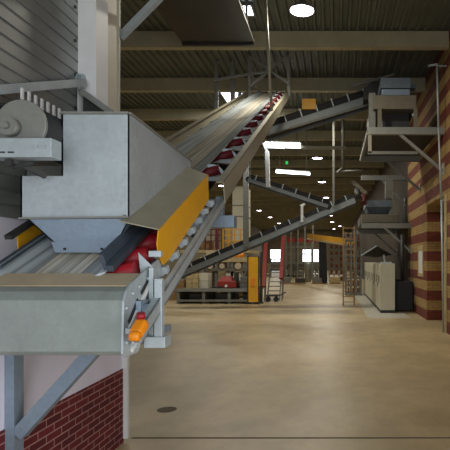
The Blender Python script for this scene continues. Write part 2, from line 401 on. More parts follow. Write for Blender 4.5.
# curved tail guard at the very front, with its side plate
tg = MB(); prof = [(3.14, 0.035), (2.99, 0.03), (2.945, 0.0), (2.92, -0.05), (2.90, -0.34), (2.915, -0.362), (3.1, -0.37)]
gp = []
for dd, h in prof:
    zz = -0.14 + h - 0.02
    gp.append((dd, zz))
gp = [(3.15, -0.095), (3.0, -0.15), (2.94, -0.185), (2.905, -0.235), (2.89, -0.53), (2.91, -0.555), (3.1, -0.56)]
tg.slab([W(-2.45, a, b) for a, b in gp]+[W(-2.45, a+0.01, b-0.02) for a, b in ((3.1, -0.53), (2.925, -0.51), (2.93, -0.24), (2.96, -0.21), (3.01, -0.175), (3.15, -0.12))], (1.225, 0, 0))
tg.build('tail_guard', 'galv_mid', cv, bevel=0.004)
MB().slab([W(-2.45, 3.155, -0.0885), W(-1.23, 3.155, -0.0885), W(-1.23, 2.975, -0.1565), W(-2.45, 2.975, -0.1565)], (0, -0.001, 0.004)).build('reflection_sheet', 'pale_tan', cv)  # added sheet that paints the warm reflection on the guard's top
sp = MB(); sp.slab([W(-1.225, a, b) for a, b in ((3.5, 0.02), (3.15, -0.085), (2.99, -0.14), (2.93, -0.18), (2.89, -0.24), (2.875, -0.54), (2.91, -0.57), (3.1, -0.57), (3.16, -0.5), (3.5, -0.18))], (0.012, 0, 0))
spo = sp.build('side_plate', 'galv', cv)
# bearing housing, take-up screw, bolts
bh = MB(); bh.cyl(W(-1.21, 3.12, -0.33), W(-1.15, 3.12, -0.33), 0.055, n=20); bh.box(tuple(W(-1.213, 3.05, -0.41)), tuple(W(-1.18, 3.19, -0.25)))
bh.build('bearing_housing', 'galv_blue', spo, bevel=0.004)
tk = MB(); tk.cyl(W(-1.19, 2.95, -0.50), W(-1.19, 3.42, -0.19), 0.012, n=10); tk.cyl(W(-1.19, 3.00, -0.46), W(-1.19, 3.08, -0.41), 0.026, n=6)
tk.cyl(W(-1.19, 3.24, -0.31), W(-1.19, 3.30, -0.27), 0.026, n=6); tk.build('take_up_screw', 'galv', spo)
for o1, o2 in (((2.93, -0.42), (3.30, -0.13)), ((2.98, -0.54), (3.40, -0.25))): MB().bar(W(-1.205, *o1), W(-1.205, *o2), 0.012, 0.03).build('strap', 'white', spo)
for a_, b_ in ((2.91, -0.28), (2.91, -0.48), (3.0, -0.2), (3.1, -0.165), (3.25, -0.12), (3.35, -0.18), (3.05, -0.53), (3.3, -0.3)):
    MB().cyl(W(-1.213, a_, b_), W(-1.197, a_, b_), 0.013, n=6).build('bolt', 'galv', spo)
sl = MB(); sl.slab([W(-1.2125, a, b) for a, b in ((2.94, -0.36), (3.08, -0.235), (3.10, -0.255), (2.96, -0.38))], (0.004, 0, 0)); sl.build('slot', 'rubber', spo)
sl = MB(); sl.slab([W(-1.2125, a, b) for a, b in ((3.13, -0.20), (3.24, -0.13), (3.26, -0.15), (3.15, -0.22))], (0.004, 0, 0)); sl.build('slot', 'rubber', spo)
sw = MB(); sw.bar(W(-1.115, 2.81, -0.42), W(-1.10, 2.88, -0.355), 0.07, 0.06); sw.cyl(W(-1.14, 2.79, -0.425), W(-1.08, 2.79, -0.425), 0.03, n=14); swo = sw.build('pull_switch', 'orange', cv, bevel=0.014)
MB().cyl(W(-1.11, 2.88, -0.335), W(-1.11, 2.87, -0.305), 0.024, n=14).build('switch_button', 'red', swo)
MB().bar(W(-1.20, 2.90, -0.41), W(-1.14, 2.88, -0.41), 0.03, 0.03).build('switch_arm', 'galv', swo)
tp = MB(); tp.cyl(W(-2.35, 3.14, -0.30), W(-1.235, 3.14, -0.30), 0.15, n=24); tp.build('tail_pulley', 'rubber', cv)
# end frame behind the side plate: two posts and a foot channel on the right
ef = MB(); ef.bar(W(-1.125, 3.22, -0.50), W(-1.125, 3.22, -0.12), 0.05, 0.05); ef.bar(W(-1.185, 3.26, -0.5), W(-1.185, 3.26, -0.05), 0.03, 0.05)
ef.box(tuple(W(-1.21, 3.18, -0.56)), tuple(W(-1.075, 3.30, -0.49)))
ef.bar(W(-1.21, 3.28, 0.04), W(-1.13, 3.28, 0.04), 0.04, 0.04); ef.slab([Q(0.5, 3.3, 0.12), Q(0.52, 3.3, -0.05), Q(0.62, 3.3, -0.05), Q(0.60, 3.3, 0.02)], (0, 0.012, 0))
ef.build('end_frame', 'galv', cv, bevel=0.003)
# tan sloping cover and yellow side guards
cvr = MB(); cvr.slab([Q(0.335, 3.42, 0.285), Q(0.335, 5.05, 0.285), Q(0.60, 4.93, 0.225), Q(0.60, 3.43, 0.225)], (0, 0, -0.008)); cvr.build('sloping_cover', 'galv_tan', cv)
yg = MB(); yg.slab([Q(0.60, 3.40, 0.225), Q(0.60, 4.93, 0.225), Q(0.60, 4.95, -0.03), Q(0.60, 3.62, -0.07), Q(0.60, 3.50, -0.05), Q(0.60, 3.40, 0.06), Q(0.60, 3.37, 0.15)], (0.008, 0, 0)); yg.build('side_guard', 'yellow', cv, label='yellow side guard plate')
# left side guard piece
yg = MB(); yg.slab([Q(-0.48, 3.60, 0.12), Q(-0.48, 3.82, 0.13), Q(-0.48, 4.0, -0.06), Q(-0.48, 3.62, -0.10)], (0.008, 0, 0)); yg.build('side_guard', 'yellow', cv, label='small yellow guard plate')
yc = MB(); yc.bar(Q(-0.48, 3.50, 0.14), Q(-0.48, 3.80, 0.15), 0.05, 0.03); yc.build('guard_cap', 'steel_dark', cv)
# head pulley and head frame
MB().cyl(Q(-0.5, YH, -0.17), Q(0.5, YH, -0.17), 0.17, n=20).build('head_pulley', 'rubber', cv)

# wall bracket that carries the tail
br = root('wall_bracket', 'galvanised triangular bracket on the brick plinth carrying the conveyor tail', 'bracket', W(XW+0.05, 3.92, -1.9))
b = MB(); b.box(tuple(W(XW, 3.86, -2.05)), tuple(W(XW+0.07, 3.98, -0.55))); b.build('wall_post', 'galv_blue', br)
b = MB(); b.bar(W(XW+0.075, 3.92, -1.36), W(-1.80, 3.92, -0.62), 0.10, 0.10, up=(0,1,0)); b.build('brace', 'galv_blue', br)
b = MB(); b.box(tuple(W(XW+0.0, 3.87, -0.62)), tuple(W(-1.35, 3.97, -0.52))); b.build('arm', 'galv_blue', br)
b = MB(); b.box(tuple(W(-1.35, 3.0, -0.55)), tuple(W(-1.26, 3.87, -0.50))); b.build('cradle_bar', 'galv_blue', br)
# cross beam at the wall end
cb = root('cross_beam', 'blue grey steel beam with upright under the conveyor at the wall end', 'beam', W(-1.8, 5.6, 0.3))
b = MB(); b.box(tuple(W(XW+0.05, 5.5, 0.36)), tuple(W(-1.10, 5.66, 0.49))); b.build('beam', 'galv_blue', cb)
for s in (-1, 1):
    b = MB(); c = Q(s*0.60, 5.58, 0); b.box((c.x-0.04, 5.53, CAM+0.49), (c.x+0.04, 5.63, c.z-0.19)); b.build('upright', 'galv_blue', cb)

# ------------------------------------------------------------------ feed hopper
hp = root('feed_hopper', 'large galvanised steel hopper box with stepped front over the conveyor belt', 'hopper', Q(0, 3.5, 0))
def HX(px, d=3.5): return (px-334)/500*d
def HZ(py, d=3.5): return (260-py)/500*d
fx0, fx1, fx2 = HX(20.5), HX(61.5), HX(129.5)
zt_, zn, zb_ = HZ(113.5), HZ(176), HZ(218.5)
b = MB(); b.slab([W(fx0, 3.5, zb_), W(fx2, 3.5, zb_+0.01), W(fx2, 3.5, zt_), W(fx1, 3.5, zt_), W(fx1, 3.5, zn), W(fx0, 3.5, zn)], (0, 0.012, 0))
b.build('front_panel', 'galv', hp)
bx = fx2-0.055
b = MB(); b.slab([W(fx2, 3.5, zb_+0.01), W(fx2, 3.5, zt_), W(bx, 5.2, zt_), W(bx, 5.2, zt_-0.06)], (-0.012, 0, 0)); b.build('side_panel', 'galv', hp)
b = MB(); b.slab([W(fx0, 3.5, zb_), W(fx0, 3.5, zn), W(fx0, 4.3, zn), W(fx0-0.02, 4.3, zb_+0.33)], (0.012, 0, 0)); b.build('side_panel', 'galv', hp)
b = MB(); b.slab([W(fx1, 3.5, zn), W(fx1, 3.5, zt_), W(fx1-0.1, 5.2, zt_), W(fx1-0.1, 5.2, zn+0.1)], (0.012, 0, 0)); b.build('side_panel', 'galv', hp)
b = MB(); b.slab([W(fx1-0.1, 5.2, zt_-0.06), W(bx, 5.2, zt_-0.06), W(bx, 5.2, zt_), W(fx1-0.1, 5.2, zt_)], (0, -0.012, 0)); b.build('back_panel', 'galv', hp)
b = MB(); b.bar(W(fx1, 3.49, zt_), W(fx2, 3.49, zt_), 0.03, 0.014); b.bar(W(fx2, 3.49, zt_), W(bx, 5.2, zt_), 0.03, 0.014); b.bar(W(fx0, 3.49, zb_), W(fx2, 3.49, zb_+0.01), 0.03, 0.012)
b.bar(Q(0.335, 3.5, 0.29), Q(0.335, 5.15, 0.29), 0.02, 0.02)
b.build('rim', 'galv_dull', hp)
# tapered chute below, running along the belt
b = MB()
F = [W(HX(28), 3.5, zb_-0.006), W(HX(130.5), 3.5, zb_), W(HX(118), 3.5, HZ(242)), W(HX(54), 3.5, HZ(243))]
b.slab(F, (0, 0.012, 0))
b.slab([F[1], F[2], F[2]+Vector((-0.05, 1.55, 0.65)), F[1]+Vector((-0.05, 1.55, 0.65))], (-0.012, 0, 0))
b.slab([F[0], F[3], F[3]+Vector((-0.05, 1.55, 0.65)), F[0]+Vector((-0.05, 1.55, 0.65))], (0.012, 0, 0))
ch_ = b.build('chute', 'galv_blue', hp)
b = MB(); b.slab([W(HX(52), 3.49, HZ(242)), W(HX(119), 3.49, HZ(241)), W(HX(117), 3.49, HZ(252.5)), W(HX(56), 3.49, HZ(252.5))], (0, 0.014, 0)); b.build('wear_lip', 'galv_blue', ch_)
for px in (66, 103): MB().cyl(W(HX(px), 3.488, HZ(249)), W(HX(px), 3.476, HZ(249)), 0.009, n=6).build('bolt', 'rubber', ch_)

b = MB(); b.slab([W(-1.49, 4.55, 0.86), W(-1.49, 4.63, 0.86), W(-1.49, 4.63, 0.90), W(-1.49, 4.6, 0.94), W(-1.49, 4.55, 0.93)], (0.004, 0, 0))
b.build('sticker', 'white', hp, label='small white sticker')

# ------------------------------------------------------------------ upper feeder reaching through the wall at the left
fd = root('feeder_conveyor', 'short grey feeder conveyor with round drum end, left beside the hopper', 'conveyor', W(-2.2, 3.6, 0.7))
dc = W(HX(23, 3.3), 3.3, HZ(126, 3.3))
b = MB(); b.cyl(dc, dc+Vector((0, 0.9, 0)), 0.155, n=36); b.build('drum', 'rubber', fd)
b = MB(); b.cyl(dc+Vector((0, -0.03, 0)), dc, 0.168, n=40); dk = b.build('drum_flange', 'galv_dull', fd, bevel=0.006)
b = MB(); b.cyl(dc+Vector((-0.05, -0.09, -0.02)), dc+Vector((-0.05, -0.03, -0.02)), 0.06, n=20); b.cyl(dc+Vector((-0.05, -0.12, -0.02)), dc+Vector((-0.05, -0.09, -0.02)), 0.022, n=12); b.build('hub', 'galv_dull', dk)
b = MB(); b.box(tuple(W(-2.53, 3.17, HZ(158, 3.2))), tuple(W(HX(54, 3.2), 3.29, HZ(139, 3.2)))); sc = b.build('side_channel', 'galv', fd, bevel=0.004)
for px, py in ((37, 147), (45, 147.5)): MB().cyl(W(HX(px, 3.17), 3.155, HZ(py, 3.17)), W(HX(px, 3.17), 3.17, HZ(py, 3.17)), 0.01, n=6).build('bolt', 'galv', sc)
for px in (2, 11): MB().box(tuple(W(HX(px-3, 3.17), 3.166, HZ(153, 3.17))), tuple(W(HX(px+3, 3.17), 3.171, HZ(151.6, 3.17)))).build('slot', 'rubber', sc)
b = MB(); b.box(tuple(W(-2.53, 4.12, HZ(158, 3.2))), tuple(W(HX(54, 3.2), 4.2, HZ(139, 3.2)))); b.build('side_channel', 'galv_dull', fd)
b = MB(); b.box(tuple(W(-2.53, 3.32, dc.z-CAM+0.14)), tuple(W(dc.x, 4.15, dc.z-CAM+0.16))); b.build('belt', 'belt_dark', fd)
b = MB(); b.bar(W(-2.1, 3.22, HZ(158, 3.2)), W(-1.96, 3.4, HZ(174, 3.3)), 0.03, 0.03); b.bar(W(-2.09, 3.22, HZ(159, 3.2)), W(-2.09, 3.22, HZ(166, 3.2)), 0.04, 0.03); b.bar(W(-2.09, 3.25, HZ(166, 3.2)), W(-1.95, 3.25, HZ(161, 3.2)), 0.02, 0.02)
b.build('scraper', 'steel_dark', fd)
# row of white guide pads on a bar
b = MB(); b.bar(W(-2.37, 3.75, 1.19), W(-2.37, 4.40, 1.19), 0.03, 0.04); gb = b.build('guide_bar', 'steel_dark', fd)
for i in range(8):
    y = 3.78+i*0.085; MB().box(tuple(W(-2.365, y-0.010, 1.195)), tuple(W(-2.350, y+0.012, 1.30))).build('guide_pad', 'white', gb)
b = MB(); b.bar(W(-2.37, 4.40, 0.9), W(-2.37, 4.40, 1.2), 0.03); b.bar(W(-2.37, 3.76, 0.9), W(-2.37, 3.76, 1.2), 0.03); b.build('guide_post', 'steel_dark', gb)

b = MB()
hr = root('steel_rail', 'galvanised square rail clamped to the white column over the drum', 'rail', W(-2.4, 4.9, 1.7))
a_ = at(84, 82.5, 4.88); b_ = at(-30, 95.5, 4.4); b_.x = -2.545
b = MB(); b.bar(W(-2.50, 3.55, 1.20+0.0), a_, 0.065, 0.07); b.build('rail', 'galv', hr, bevel=0.004)
b = MB(); b.box(tuple(at(75, 87, 4.9)), tuple(at(86, 76, 4.96))); b.cyl(at(79, 75, 4.88), at(79, 93, 4.88), 0.015, n=8); b.build('clamp', 'galv', hr)
b = MB(); b.bar(at(81, 91, 4.84), at(112, 113, 4.86), 0.05, 0.055); b.build('support_angle', 'galv_dull', hr)
MB().slab([at(83, 94, 4.90), at(111, 114, 4.90), at(83, 116, 4.90)], (0, 0.01, 0)).build('under_angle_shade', 'steel_dark', hr)  # dark plate standing in for the shade below the support angle
b = MB(); b.box(tuple(at(77.5, 112, 4.86)), tuple(at(82, 90, 4.93))); b.build('drop_post', 'white', hr)

# ------------------------------------------------------------------ overhead steel left of the main conveyor
op = root('overhead_platform', 'dark brown steel plate platform hanging under the roof above the conveyor', 'platform', W(-3, 9, 5.5))
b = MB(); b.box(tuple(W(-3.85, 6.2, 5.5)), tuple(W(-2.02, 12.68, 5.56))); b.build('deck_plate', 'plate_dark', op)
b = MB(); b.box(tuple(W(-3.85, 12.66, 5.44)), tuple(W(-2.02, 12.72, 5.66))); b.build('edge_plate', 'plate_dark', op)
for x_ in (-3.7, -2.15):
    for y_ in (7.5, 12.3): MB().bar(W(x_, y_, 5.56), W(x_, y_, 6.8), 0.05).build('hanger', 'steel_far', op)
db = tag(MB().bar(at(120.5, 37, 6.0), at(160, -3, 5.9), 0.07, 0.07).build('diagonal_strut', 'galv'), 'galvanised diagonal strut rising from the column end towards the roof', 'strut')

# steel head frame carrying the top of the main conveyor
hf = root('head_frame', 'cross braced grey steel frame around the top end of the conveyor', 'frame', at(265, 95, 17))
def m_(a, b, w=0.09, mt='galv_dull'): MB().bar(a, b, w).build('member', mt, hf)
m_(at(250, 100, 16.6), at(248.5, 24, 16.6), 0.1); m_(at(289, 96, 16.6), at(287, 24, 16.6), 0.1)
m_(at(250, 57, 16.5), at(289, 84, 16.5), 0.08); m_(at(250, 87, 16.45), at(287, 55, 16.45), 0.08)
m_(at(214, 80, 16.5), at(269, 71, 16.5), 0.07); m_(at(216.5, 140, 17.2), at(216.5, 40, 17.2), 0.12)
m_(at(233, 112, 17.2), at(232, 40, 17.2), 0.14); m_(at(218, 62, 17.1), at(232, 50, 17.1), 0.06); m_(at(238, 106, 17.0), at(240, 92, 17.0), 0.1, 'mixer')
m_(at(243, 40, 16.6), at(256, 88, 16.6), 0.06); m_(at(216, 100, 17.1), at(216, 90, 17.1), 0.06)
m_(at(276, 66, 16.7), at(276, 30, 16.7), 0.05)
pole = tag(MB().cyl(Q(0.64, 11.35, 0.02), at(264, -25, 11.35), 0.035, n=10).build('hanger_pole', 'galv_tan'), 'slim pale pole hanging from the roof to the main conveyor stringer', 'pole')

# ------------------------------------------------------------------ the other inclined conveyors
def side_conveyor(name, label, A, B, width, h, nb, belt_off=0.24, cat='conveyor', mt='steel_far', hangers=()):
    """conveyor that runs across the view from A to B (axes of its near channel); width goes away from the viewer"""
    A, B = Vector(A), Vector(B); r = root(name, label, cat, A)
    u = Vector((0, width, 0)); d = (B-A).normalized(); up = Vector((-d.z, 0, d.x)) if d.x > 0 else Vector((d.z, 0, -d.x)); up.normalize()
    for q in (0, 1):
        m = MB(); m.channel(A+u*q, B+u*q, 0.08, h, side=(1 if q == 0 else -1)); m.build('stringer', mt, r)
    m = MB(); P0 = [(0.0, belt_off+0.10), (0.28, belt_off-0.06), (0.72, belt_off-0.06), (1.0, belt_off+0.10)]
    P0 += [(a_, b_-0.04) for a_, b_ in P0[::-1]]; rr = [[m.bm.verts.new(E+u*a_+up*b_) for a_, b_ in P0] for E in (A, B)]
    for i in range(8): m.bm.faces.new([rr[0][i], rr[0][(i+1)%8], rr[1][(i+1)%8], rr[1][i]])
    m.bm.faces.new(rr[0]); m.bm.faces.new(rr[1][::-1])
    m.slab([A+up*(h*.5), B+up*(h*.5), B+up*(belt_off+.05), A+up*(belt_off+.05)], (0, 0.02, 0)); m.build('belt', 'belt_dark', r)
    m = MB(); m.bar(A+u*.5-up*(h*0.2), B+u*.5-up*(h*0.2), width*0.7, 0.02); m.build('return_belt', 'belt_dark', r)
    for i in range(nb):
        p = A+(B-A)*((i+0.5)/nb)
        m = MB(); m.bar(p+up*h*.5-u*0.04, p+up*(belt_off+0.15)-u*0.04, 0.05, 0.04); m.bar(p+up*h*.5+u, p+up*(belt_off+0.13)+u, 0.05, 0.04); m.bar(p+up*(h*.5+.03), p+u+up*(h*.5+.03), 0.05, 0.05)
        f = m.build('idler_bracket', 'galv', r)
        MB().cyl(p+u*0.25+up*(belt_off-0.15), p+u*0.75+up*(belt_off-0.15), 0.045, n=10).build('roller', 'red_paint', f)
    for p in (A, B):
        MB().cyl(p+up*(belt_off-0.12)-u*0.02, p+u*1.02+up*(belt_off-0.12), 0.11, n=14).build('pulley', 'rubber', r)
    for t, zz in hangers:
        p = A+(B-A)*t
        MB().bar(p+Vector((0, -0.07, -h/2)), Vector((p.x, p.y-0.07, zz)), 0.11).build('post', 'galv_dull', r)
    return r
c2 = side_conveyor('belt_conveyor', 'dark belt conveyor under the roof leading to the upper mixer at right', at(264, 133, 17.6), at(374, 97.5, 17.6), 0.8, 0.26, 7, 0.27, mt='chan')
b = MB(); b.box(tuple(at(302, 109, 17.5)), tuple(at(316, 101, 17.75))); b.build('drive_guard', 'yellow', c2, label='yellow drive guard')
MB().bar(at(290, 128, 17.55), at(380, 101, 17.55), 0.05, 0.08).build('cable_tray', 'steel_far', c2)
c3 = side_conveyor('belt_conveyor', 'short belt conveyor sloping down to the right below the tube lamp', at(248, 180, 21), at(328, 206.5, 21), 0.7, 0.17, 6, 0.16, mt='chan')
MB().bar(at(268, 187, 20.9), at(267, 151, 20.9), 0.16).build('post', 'white', c3)
MB().bar(at(250, 181, 20.9), Vector((at(250,0,20.9).x, 20.9, ROOF-0.05)), 0.03).build('hanger_rod', 'steel_far', c3)
MB().bar(at(267, 151, 20.9), at(263, 143, 20.9), 0.09).build('post_arm', 'white', c3)
c4 = side_conveyor('belt_conveyor', 'long belt conveyor crossing the hall, rising right to the lower mixer', at(172, 278, 22.3), at(355, 200.3, 22.3), 0.8, 0.26, 13, 0.22, mt='chan')
MB().bar(at(302, 222, 22.2), at(302, 206, 22.2), 0.11).build('short_post', 'white', c4)
MB().bar(at(300.5, 206, 22.2), at(305, 204, 22.2), 0.09).build('short_post', 'white', c4)
def hanger(px, y0, y1, d, wdt, label):
    return tag(MB().bar(at(px, y0, d), at(px, y1, d), wdt).build('steel_post', 'steel_far'), label, 'post')
hanger(246, 247, 20, 22.15, 0.22, 'grey steel post holding the long conveyor beside the cream silo')
hanger(333.5, 208, -10, 22.15, 0.09, 'tall thin steel hanger from the roof to the junction of two conveyors')
gp_ = root('pipe', 'thin grey pipe with a bend hanging left of the upper mixer', 'pipe', at(344, 150, 22))
b = MB(); b.tube([at(343, 90, 22.5), at(343, 168, 22.5), at(337, 173, 22.5)], 0.07); b.build('pipe_run', 'steel_far', gp_)
b = MB(); b.tube([at(341, 171, 22.5), at(363, 171, 22.5)], 0.05); b.build('pipe_branch', 'steel_far', gp_)

# ------------------------------------------------------------------ platforms and mixers at the right wall
def bracket(d, z, x0, depth_foot, label):
    r = root('wall_platform_bracket', label, 'bracket', W(XR, d, z), 'platform brackets on the striped wall')
    MB().box(tuple(W(x0, d-0.08, z-0.22)), tuple(W(XR, d+0.08, z))).build('beam', 'galv_dull', r)
    MB().bar(W(x0+1.0, d, z-0.2), W(XR-0.02, d, z-depth_foot), 0.09).build('brace', 'galv_dull', r)
    MB().box(tuple(W(XR-0.03, d-0.15, z-depth_foot-0.1)), tuple(W(XR, d+0.15, z-depth_foot+0.25))).build('wall_plate', 'galv_tan', r)
    return r
bracket(15.5, 4.1, 1.03, 1.35, 'nearest and highest looking cantilever bracket under the upper mixer')
bracket(19.75, 4.1, 1.12, 1.33, 'middle cantilever bracket under the upper mixer platform')
bracket(24.0, 4.05, 1.3, 1.35, 'farthest cantilever bracket under the upper mixer platform')
bracket(22.0, 1.62, 1.22, 1.25, 'cantilever bracket under the lower mixer platform')
bracket(27.0, 1.62, 1.22, 1.25, 'rear cantilever bracket of the lower platform, partly hidden')
um = root('mixer', 'upper mixer with blue grey box on dusty frame, standing high by the wall', 'mixer', W(1.9, 16, 4.1))
p0, p1 = at(379, 110, 15.6), at(417, 96, 15.6)
b = MB(); b.box((1.22, 15.5, p0.z), (2.56, 18.6, p1.z)); b.build('frame_panel', 'mixer_pan', um, bevel=0.02)
b = MB(); b.box(tuple(at(381, 88, 15.7)), tuple(at(411, 77.5, 15.7)+Vector((0, 1.8, 0)))); b.build('upper_box', 'mixer', um, bevel=0.015)
b = MB(); b.box(tuple(at(382, 95, 15.65)), tuple(at(410, 89, 15.65)+Vector((0, 1.8, 0)))); b.build('lower_box', 'galv_blue', um, bevel=0.015)
b = MB(); b.box(tuple(at(411, 88, 15.9)), tuple(at(416, 84, 15.9)+Vector((0, .3, 0)))); b.build('motor', 'mixer', um)
for px in (379.5, 415.5):
    for yy in (15.55, 18.5):
        xx = (px-334)/500*15.55; MB().box((xx-0.06, yy-0.06, 4.1+CAM), (xx+0.06, yy+0.06, p0.z)).build('leg', 'mixer_pan', um)
b = MB(); b.box((1.55, 16.0, 4.22+CAM), (2.40, 18.3, p0.z)); b.build('mixing_trough', 'steel_dark', um)
b = MB(); b.bar(at(412, 115, 15.6), at(417, 115, 15.6), 0.06, 0.08); b.build('lever', 'galv', um)
# platform deck and open frame under it
pf = root('mixer_platform', 'grey steel deck with hanging posts under the upper mixer', 'platform', W(1.2, 19, 4))
b = MB(); b.box(tuple(W(1.05, 15.6, 4.10)), tuple(W(3.35, 19.9, 4.14))); b.build('deck', 'steel_dark', pf)
b = MB(); b.box(tuple(W(1.03, 15.45, 3.9)), tuple(W(1.13, 19.9, 4.095))); b.build('edge_beam', 'steel_far', pf)
for yy in (15.5,):
    MB().box(tuple(W(1.06, yy-.06, 3.3)), tuple(W(1.16, yy+.06, 3.9))).build('post', 'galv_tan', pf)
b = MB(); b.box(tuple(W(1.05, 15.44, 3.27)), tuple(W(2.6, 15.52, 3.36))); b.build('lower_rail', 'steel_far', pf)
b = MB(); b.box(tuple(W(1.1, 15.7, 4.14)), tuple(W(1.3, 16.0, 5.25))); b.build('riser', 'steel_far', pf)
# chute feeding the upper mixer
uc = root('discharge_chute', 'dark grey chute between the roof conveyor and the upper mixer', 'chute', at(372, 95, 16.5))
b = MB(); b.slab([at(364, 100, 17.0), at(380, 96, 17.0), at(383, 80, 17.0), at(372, 82, 17.0), at(364, 88, 17.0)], (0, 0.8, 0)); b.build('chute_body', 'steel_dark', uc)
b = MB(); b.bar(at(352, 86, 16.9), at(394, 74.5, 16.9), 0.07); b.build('hood_bar', 'steel_far', uc)

lm = root('mixer', 'lower mixer with blue grey tapered hopper on a brown panel platform', 'mixer', W(2.0, 24, 1.62))
def frust(mb, x0, x1, z0, X0, X1, z1, y0, y1, Y0, Y1):
    mb.hexa([(x0, y0, z0), (x1, y0, z0), (x1, y1, z0), (x0, y1, z0), (X0, Y0, z1), (X1, Y0, z1), (X1, Y1, z1), (X0, Y1, z1)])
b = MB(); q0, q1 = at(369, 213, 23), at(389, 207, 23); frust(b, q0.x, q1.x, q0.z, q0.x-0.12, q1.x+0.14, q1.z, 23.2, 24.6, 23.0, 24.8); b.build('hopper_cone', 'mixer', lm)
b = MB(); b.box((q0.x-0.15, 22.96, q1.z), (q1.x+0.17, 24.84, q1.z+0.30)); b.build('hopper_rim', 'mixer', lm, bevel=0.01)
b = MB(); b.box((at(361, 0, 22.4).x, 22.1, at(0, 223.5, 22.1).z), (at(399, 0, 22.1).x, 25.5, at(0, 214.5, 22.1).z)); b.build('frame_panel', 'mixer_pan', lm, bevel=0.02)
b = MB(); b.box((1.5, 23.1, at(0,214,22.1).z), (2.5, 25, q0.z)); b.build('mixing_trough', 'steel_dark', lm)
b = MB(); b.box((1.25, 22.1, 1.62+CAM), (3.35, 27.2, 1.66+CAM)); b.build('deck', 'steel_dark', lm)
for xx in (1.45, 2.6): MB().box((xx-.05, 22.4, 1.66+CAM), (xx+.05, 22.5, at(0,223.5,22.1).z+0.02)).build('leg', 'mixer_pan', lm)
for k, (px, py) in enumerate(((364, 200), (358, 194))):
    MB().cyl(at(px, py+3, 22.2), at(px-1, py-4, 22.6), 0.13, n=14).build('motor', 'dark_red' if k == 0 else 'steel_dark', lm)
b = MB(); b.bar(at(352, 181, 22.8), at(366, 194, 22.8), 0.22, 0.16); b.build('feed_chute', 'mixer_pan', lm)
b = MB(); b.bar(at(393, 215, 22.5), at(393, 190, 22.5), 0.08); b.bar(at(389, 180, 23.2), at(389, 199, 23.2), 0.35); b.build('riser', 'steel_far', lm)
# dust pipes on the wall
wp_ = tag(MB().bar(at(428, 66, 15.1), at(437.2, 64.5, 15.1), 0.06, 0.05).bar(at(437, 66, 15.1), Vector((XR, 15.1, at(0,66,15.1).z)), 0.03).bar(at(441.5, 200, 15.1), Vector((XR, 15.1, at(0,200,15.1).z)), 0.03).tube([at(437, 64, 15.1), at(438.5, 128, 15.1), at(441.5, 200, 15.1), at(443.4, 332.5, 15.1)], 0.03).build('conduit', 'galv'), 'thin galvanised conduit running down the edge of the striped wall', 'conduit')
# pale door frame post in the recess
# small lit cabinet/window in the wall
wn = MB(); y0, y1 = 19.1, 20.0; z0, z1 = -0.52+CAM, 0.36+CAM
wn.box((XR-0.03, y0-.12, z0-.12), (XR+0.02, y1+.12, z0)); wn.box((XR-0.03, y0-.12, z1), (XR+0.02, y1+.12, z1+.2)); wn.box((XR-0.03, y0-.12, z0), (XR+0.02, y0, z1)); wn.box((XR-0.03, y1, z0), (XR+0.02, y1+.12, z1))
wo = struct(wn.build('window_5', 'block'))
MB().box((XR-0.012, y0, z0), (XR-0.004, y1, z1)).build('pane', 'white', wo)

# ------------------------------------------------------------------ control cabinets at the right
grp = 'beige control cabinets along the screed strip'
labs = ['beige control cabinet at the near end of the row, its blank side towards us', 'second beige control cabinet behind the nearest one',
        'third beige control cabinet, in the middle of the row', 'fourth beige control cabinet, next to the last', 'last beige control cabinet at the far end of the row']
x0, x1 = 1.93, 2.53; y = 20.75; cabs = []
base = None
for i in range(5):
    if base is None:
        base = root('control_cabinet', labs[0], 'cabinet', (x0, y, 0), grp)
        MB().box((x0+0.01, y+.01, 0), (x1, y+2.17, 0.12)).build('plinth', 'steel_dark', base)
        MB().box((x0, y, 0.12), (x1, y+2.18, 2.05)).build('body', 'beige', base, bevel=0.012)
        for j in range(2):
            dr = MB().box((x0-0.025, y+0.03+j*1.07, 0.16), (x0-0.001, y+1.07+j*1.07, 2.0)).build('door', 'beige', base, bevel=0.006)
            MB().box((x0-0.04, y+0.9+j*0.28, 1.05), (x0-0.025, y+0.93+j*0.28, 1.2)).build('handle', 'steel_far', dr)
            MB().box((x0-0.03, y+0.25+j*1.07, 1.2), (x0-0.024, y+0.6+j*1.07, 1.55)).build('display', 'steel_dark', dr)
        r = base
    else:
        r = copy_tree(base); r['label'] = labs[i]
    r.location = (x0, y, 0); y += 2.22
hd = root('tilted_hood', 'dark grey tilted sheet hood with shiny edge on top of the nearest cabinet', 'hood', at(376, 262, 21.5))
b = MB(); b.slab([at(361, 255.5, 21.6), at(376.5, 246, 21.6), at(392, 255, 22.3), at(375, 257.5, 22.3)], (0, 0.2, 0.03)); b.build('sheet', 'steel_dark', hd)
b = MB(); b.bar(at(361, 255.5, 21.55), at(376.5, 246, 21.55), 0.07, 0.05); b.build('edge', 'galv', hd)
b = MB(); b.box((2.0, 21.1, 2.05), (2.44, 22.0, 2.12)); b.bar((2.2, 21.6, 2.1), (2.15, 21.7, 2.42), 0.06); b.build('stand', 'galv', hd)
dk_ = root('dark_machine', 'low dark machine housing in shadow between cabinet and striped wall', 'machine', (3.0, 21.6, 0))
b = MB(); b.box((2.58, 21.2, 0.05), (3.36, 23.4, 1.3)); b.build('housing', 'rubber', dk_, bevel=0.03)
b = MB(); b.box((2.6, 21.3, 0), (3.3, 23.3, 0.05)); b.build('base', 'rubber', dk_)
b = MB(); b.cyl((2.95, 21.6, 1.3), (2.95, 21.6, 3.3), 0.08, n=12); b.build('pipe', 'steel_dark', dk_)

